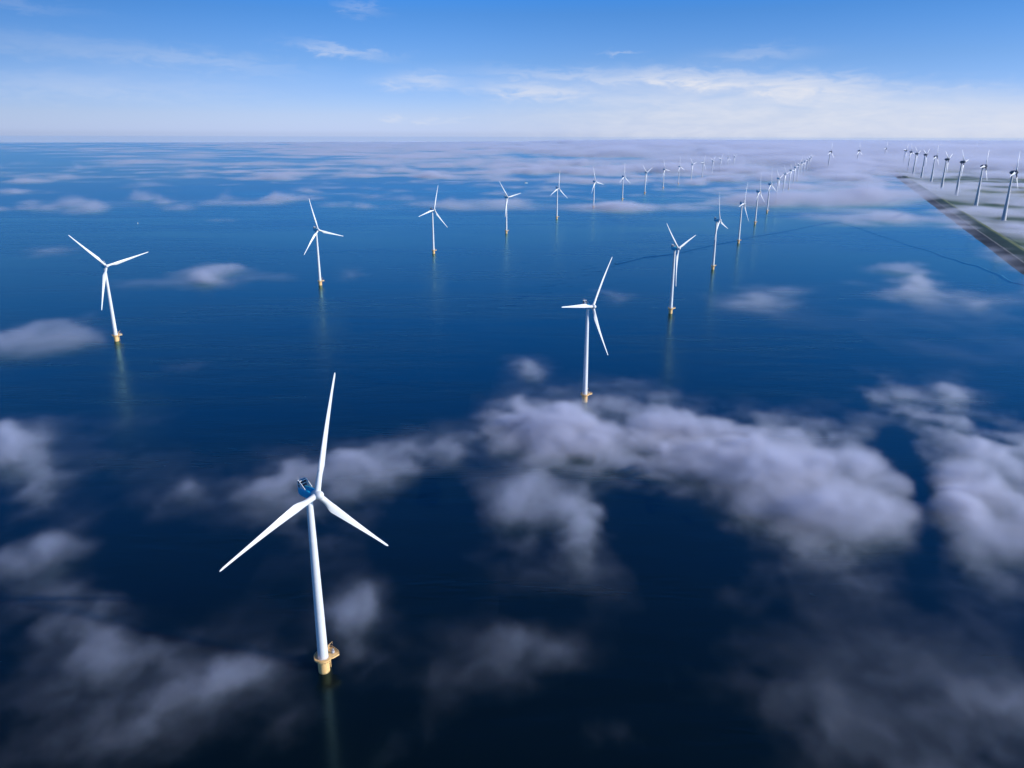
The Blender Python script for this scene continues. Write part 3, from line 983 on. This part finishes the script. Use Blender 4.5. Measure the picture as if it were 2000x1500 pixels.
def fog_density(xs, ys, zs, octs):
    X, Y = np.meshgrid(xs, ys, indexing='ij')
    Dh = np.hypot(X, Y)
    keep = np.ones_like(X)
    # slow bend of the banks so that their outlines are ragged, not oval
    z0 = np.array([0.0])
    wx = np.zeros_like(X)
    wy = np.zeros_like(X)
    step = max(xs[1] - xs[0], 1.0)
    for wl, amp in ((140, 24), (60, 19), (26, 12), (12, 6)):
        if wl < 2 * step:
            continue
        s = np.clip(Dh / 900, 0.8, 2.2)
        wx += octave(xs, ys, z0, wl, 91 + wl)[:, :, 0] * amp * s
        wy += octave(xs, ys, z0, wl, 191 + wl)[:, :, 0] * amp * s
    for bx, by, a, b, th, st in BLOBS:
        c, s = math.cos(th), math.sin(th)
        k = min(1.0, a / 26.0)
        b = min(b, a + 30.0) if math.hypot(bx, by) > 1500 else b
        dx, dy = X + wx * k - bx, Y + wy * k - by
        v = (dx * s + dy * c) / b
        u = (dx * c - dy * s) / a
        q = u * u + v * v
        keep *= 1 - st * FOG_ALPHA * np.exp(-1.0 * q ** 0.82)
    near = 1 - np.clip(keep, 0, 1)
    # sea of fog farther out, closing up to the right and with distance
    azd = np.degrees(np.arctan2(X, Y))
    A = np.interp(azd, [-40, -30, -20, -12, -4, 5, 15, 25, 40], [0.03, 0.06, 0.15, 0.30, 0.43, 0.50, 0.58, 0.68, 0.74])
    far = A * sstep(Dh, 2400, 6000)
    ext = sstep(Dh, 8000, 20000) * np.interp(azd, [-34, -20, -5, 8, 20], [0.0, 0.12, 0.6, 0.95, 1.0])
    far = far + (0.97 - far) * ext
    shore = (X - SH0.x) * SN.x + (Y - SH0.y) * SN.y
    far *= 1 - 0.75 * sstep(shore, -250, 0) * (1 - sstep(Dh, 5200, 7500))
    far = np.maximum(far, 0.97 * sstep(shore, -200, 400) * sstep(Dh, 7000, 9500))
    # a lane of open water where the boat runs
    far *= 1 - 0.9 * np.exp(-((X - 40) / 320) ** 2 - ((Y - 4350) / 520) ** 2)
    base = 0.012 * sstep(Dh, 3000, 6000)
    veil = np.zeros_like(X)
    for wl, amp in ((260, 1.0), (110, 0.7), (45, 0.5)):
        if wl >= 2 * step:
            veil += amp * octave(xs, ys, z0, wl, 301 + wl)[:, :, 0]
    base = base + 0.06 * np.clip(0.2 + veil, 0, 1.6) * (1 - sstep(Dh, 500, 1000))
    base = base + 0.36 * sstep(shore, -60, 60) * sstep(Dh, 900, 1500)
    cov = 1 - (1 - near) * (1 - far) * (1 - base)
    n = np.zeros((len(xs), len(ys), len(zs)), np.float32)
    for wl, amp in octs:
        o = octave(xs, ys, zs, wl, int(wl * 7) + 5, 0.9)
        n += (0.75 * o + 0.8 * (0.34 - np.abs(octave(xs, ys, zs, wl * 1.2, int(wl * 7) + 6, 0.9)))) * np.float32(amp * 1.9)
    n2 = octave(xs, ys, z0, octs[0][0] * 1.3, 77)[:, :, 0] + 0.6 * octave(xs, ys, z0, octs[1][0], 78)[:, :, 0]
    h = (6 + 11 * near + 30 * far + 30 * near * sstep(Dh, 1500, 4000) + 75 * far * sstep(Dh, 5300, 8200) * sstep(azd, -8, 14)) * np.clip(1 + 0.7 * n2, 0.35, 2.0)
    k = np.where(far > near, 1.45 * np.sqrt(np.maximum(cov, 0) * (1.02 - 0.75 * cov)), cov * (1.1 - 0.62 * cov))
    shape = cov[:, :, None] * 1.02 + k[:, :, None] * n - (0.03 + 0.07 * (far > near) * (Dh > 1800))[:, :, None] * (1 - cov[:, :, None])
    shape = np.clip(shape, 0, 0.95)
    shape = np.where(shape < 0.3, shape * shape / 0.6 + shape * 0.5, shape)
    path = 1.0 / (CAM_H / np.sqrt(CAM_H ** 2 + Dh ** 2) / (0.8 * h) + 1.0 / np.clip(0.05 * Dh, 120, 420))
    zz = zs[None, None, :] / np.maximum(h[:, :, None] * (0.7 + 0.9 * shape), 3)
    prof = (1 - sstep(zz, 0.45, 1.0))
    d = -np.log(1 - shape) / path[:, :, None] * prof
    return d.astype(np.float32), Dh


def fog_material():
    m = bpy.data.materials.new('fog')
    m.use_nodes = True
    m.node_tree.nodes.clear()
    nt = NT(m.node_tree)
    v = nt.node('ShaderNodeVolumePrincipled')
    v.inputs['Color'].default_value = (0.87, 0.875, 1.0, 1)
    v.inputs['Density'].default_value = 1.0
    v.inputs['Anisotropy'].default_value = 0.1
    o = nt.node('ShaderNodeOutputMaterial')
    nt.link(v.outputs[0], o.inputs['Volume'])
    m.cycles.volume_step_rate = 1.5
    m.cycles.volume_sampling = 'DISTANCE'
    return m


FOG_ALPHA = 1.0
# small loose puffs strewn over the open water farther out
_r = random.Random(21)
for _ in range(60):
    _az, _d = R(_r.uniform(-36, 4)), 2900 * (9500 / 2900) ** _r.random()
    _a = _r.uniform(32, 85) * (_d / 4000) ** 0.5
    BLOBS.append((_d * math.sin(_az), _d * math.cos(_az), _a, _a * _r.uniform(0.6, 1.3), _r.uniform(-0.4, 0.4), _r.uniform(0.35, 0.75)))
M_fog = fog_material()


def fog_volume(name, x, y, z, res, octs, fade):
    """a Volume Cube whose voxels read the densities stored on the object's own points."""
    nx, ny, nz = res
    xs = np.linspace(x[0], x[1], nx)
    ys = np.linspace(y[0], y[1], ny)
    zs = np.linspace(z[0], z[1], nz)
    d, Dh = fog_density(xs, ys, zs, octs)
    wgt = np.ones_like(Dh)
    if fade[0]:
        wgt *= np.clip((Dh - fade[0][0]) / (fade[0][1] - fade[0][0]), 0, 1)
    if fade[1]:
        wgt *= 1 - np.clip((Dh - fade[1][0]) / (fade[1][1] - fade[1][0]), 0, 1)
    d *= wgt[:, :, None].astype(np.float32)
    d[d < 2e-6] = 0
    flat = np.ascontiguousarray(d.transpose(2, 1, 0)).ravel()      # index = ix + nx * (iy + ny * iz)
    me = bpy.data.meshes.new(name)
    me.vertices.add(len(flat))
    at = me.attributes.new('fog', 'FLOAT', 'POINT')
    at.data.foreach_set('value', flat)
    ob = bpy.data.objects.new(name, me)
    COL.objects.link(ob)
    ng = bpy.data.node_groups.new(name, 'GeometryNodeTree')
    ng.interface.new_socket('Geometry', in_out='INPUT', socket_type='NodeSocketGeometry')
    ng.interface.new_socket('Geometry', in_out='OUTPUT', socket_type='NodeSocketGeometry')
    nt = NT(ng)
    gi = nt.node('NodeGroupInput')
    go = nt.node('NodeGroupOutput')
    ps = nt.node('GeometryNodeInputPosition')
    sp = nt.node('ShaderNodeSeparateXYZ')
    # curl the look-up a little so that edges fray
    vox = (x[1] - x[0]) / (nx - 1)
    nz1 = nt.node('ShaderNodeTexNoise')
    nz1.inputs['Scale'].default_value = 1.0 / (vox * 11)
    nz1.inputs['Detail'].default_value = 3.0
    nt.link(ps.outputs[0], nz1.inputs['Vector'])
    off = nt.vmath('MULTIPLY', nt.vmath('SUBTRACT', nz1.outputs['Color'], (0.5, 0.5, 0.5)), (vox * 13, vox * 13, 0.0))
    nt.link(nt.vmath('ADD', ps.outputs[0], off), sp.inputs[0])
    idx = []
    for k, (lo, hi, n) in enumerate(((x[0], x[1], nx), (y[0], y[1], ny), (z[0], z[1], nz))):
        t = nt.math('MULTIPLY', nt.math('SUBTRACT', sp.outputs[k], lo), (n - 1) / (hi - lo))
        idx.append(nt.math('MINIMUM', nt.math('MAXIMUM', nt.math('ROUND', t), 0.0), n - 1.0))
    lin = nt.math('ADD', idx[0], nt.math('MULTIPLY', nt.math('ADD', idx[1], nt.math('MULTIPLY', idx[2], float(ny))), float(nx)))
    na = nt.node('GeometryNodeInputNamedAttribute', data_type='FLOAT')
    na.inputs['Name'].default_value = 'fog'
    si = nt.node('GeometryNodeSampleIndex', data_type='FLOAT', domain='POINT')
    nt.link(gi.outputs[0], si.inputs['Geometry'])
    nt.link(na.outputs[0], si.inputs['Value'])
    nt.link(lin, si.inputs['Index'])
    vc = nt.node('GeometryNodeVolumeCube')
    nt.link(si.outputs[0], vc.inputs['Density'])
    vc.inputs['Min'].default_value = (x[0], y[0], z[0])
    vc.inputs['Max'].default_value = (x[1], y[1], z[1])
    for nm, v in zip(('Resolution X', 'Resolution Y', 'Resolution Z'), res):
        vc.inputs[nm].default_value = v
    sm = nt.node('GeometryNodeSetMaterial')
    sm.inputs['Material'].default_value = M_fog
    nt.link(vc.outputs[0], sm.inputs[0])
    nt.link(sm.outputs[0], go.inputs[0])
    md = ob.modifiers.new('fog', 'NODES')
    md.node_group = ng
    ob.data.materials.append(M_fog)
    tag(ob, kind='stuff')
    return ob


# clear air with a little blue haze in it, one closed box round the whole place
bm = bmesh.new()
HB = 40500.0
box(bm, (-HB, -HB, -9.0), (HB, HB, 262.0))
M_haze = bpy.data.materials.new('air_haze')
M_haze.use_nodes = True
M_haze.node_tree.nodes.clear()
_nt = NT(M_haze.node_tree)
_v = _nt.node('ShaderNodeVolumePrincipled')
_v.inputs['Color'].default_value = (0.38, 0.66, 1.0, 1)
_v.inputs['Density'].default_value = 0.9e-5
_o = _nt.node('ShaderNodeOutputMaterial')
_nt.link(_v.outputs[0], _o.inputs['Volume'])
tag(link_mesh('haze', bm, M_haze, smooth=False), kind='stuff')

OC_N = ((90, .28), (45, .33), (22, .36), (11, .29), (6, .18))
OC_M = ((150, .45), (70, .38), (34, .26), (17, .15))
OC_F = ((340, .30), (170, .40), (90, .36), (48, .22))
OC_X = ((900, .36), (450, .40), (230, .34), (140, .2))
fog_volume('low_fog', (-390, 390), (222, 560), (0, 34), (391, 170, 20), OC_N + ((3.6, .10),), (None, (470, 540)))
fog_volume('low_fog', (-760, 840), (350, 1050), (0, 36), (641, 281, 20), OC_N, ((470, 540), (880, 1060)))
fog_volume('low_fog', (-1900, 2300), (600, 2800), (0, 48), (600, 315, 17), OC_M, ((880, 1060), (2500, 2900)))
fog_volume('low_fog', (-5200, 6500), (1500, 8200), (0, 90), (780, 280, 15), OC_F, ((2500, 2900), (7000, 8200)))
fog_volume('low_fog', (-24000, 30000), (5000, 42000), (0, 168), (900, 300, 13), OC_X, ((7000, 8200), (36000, 42000)))
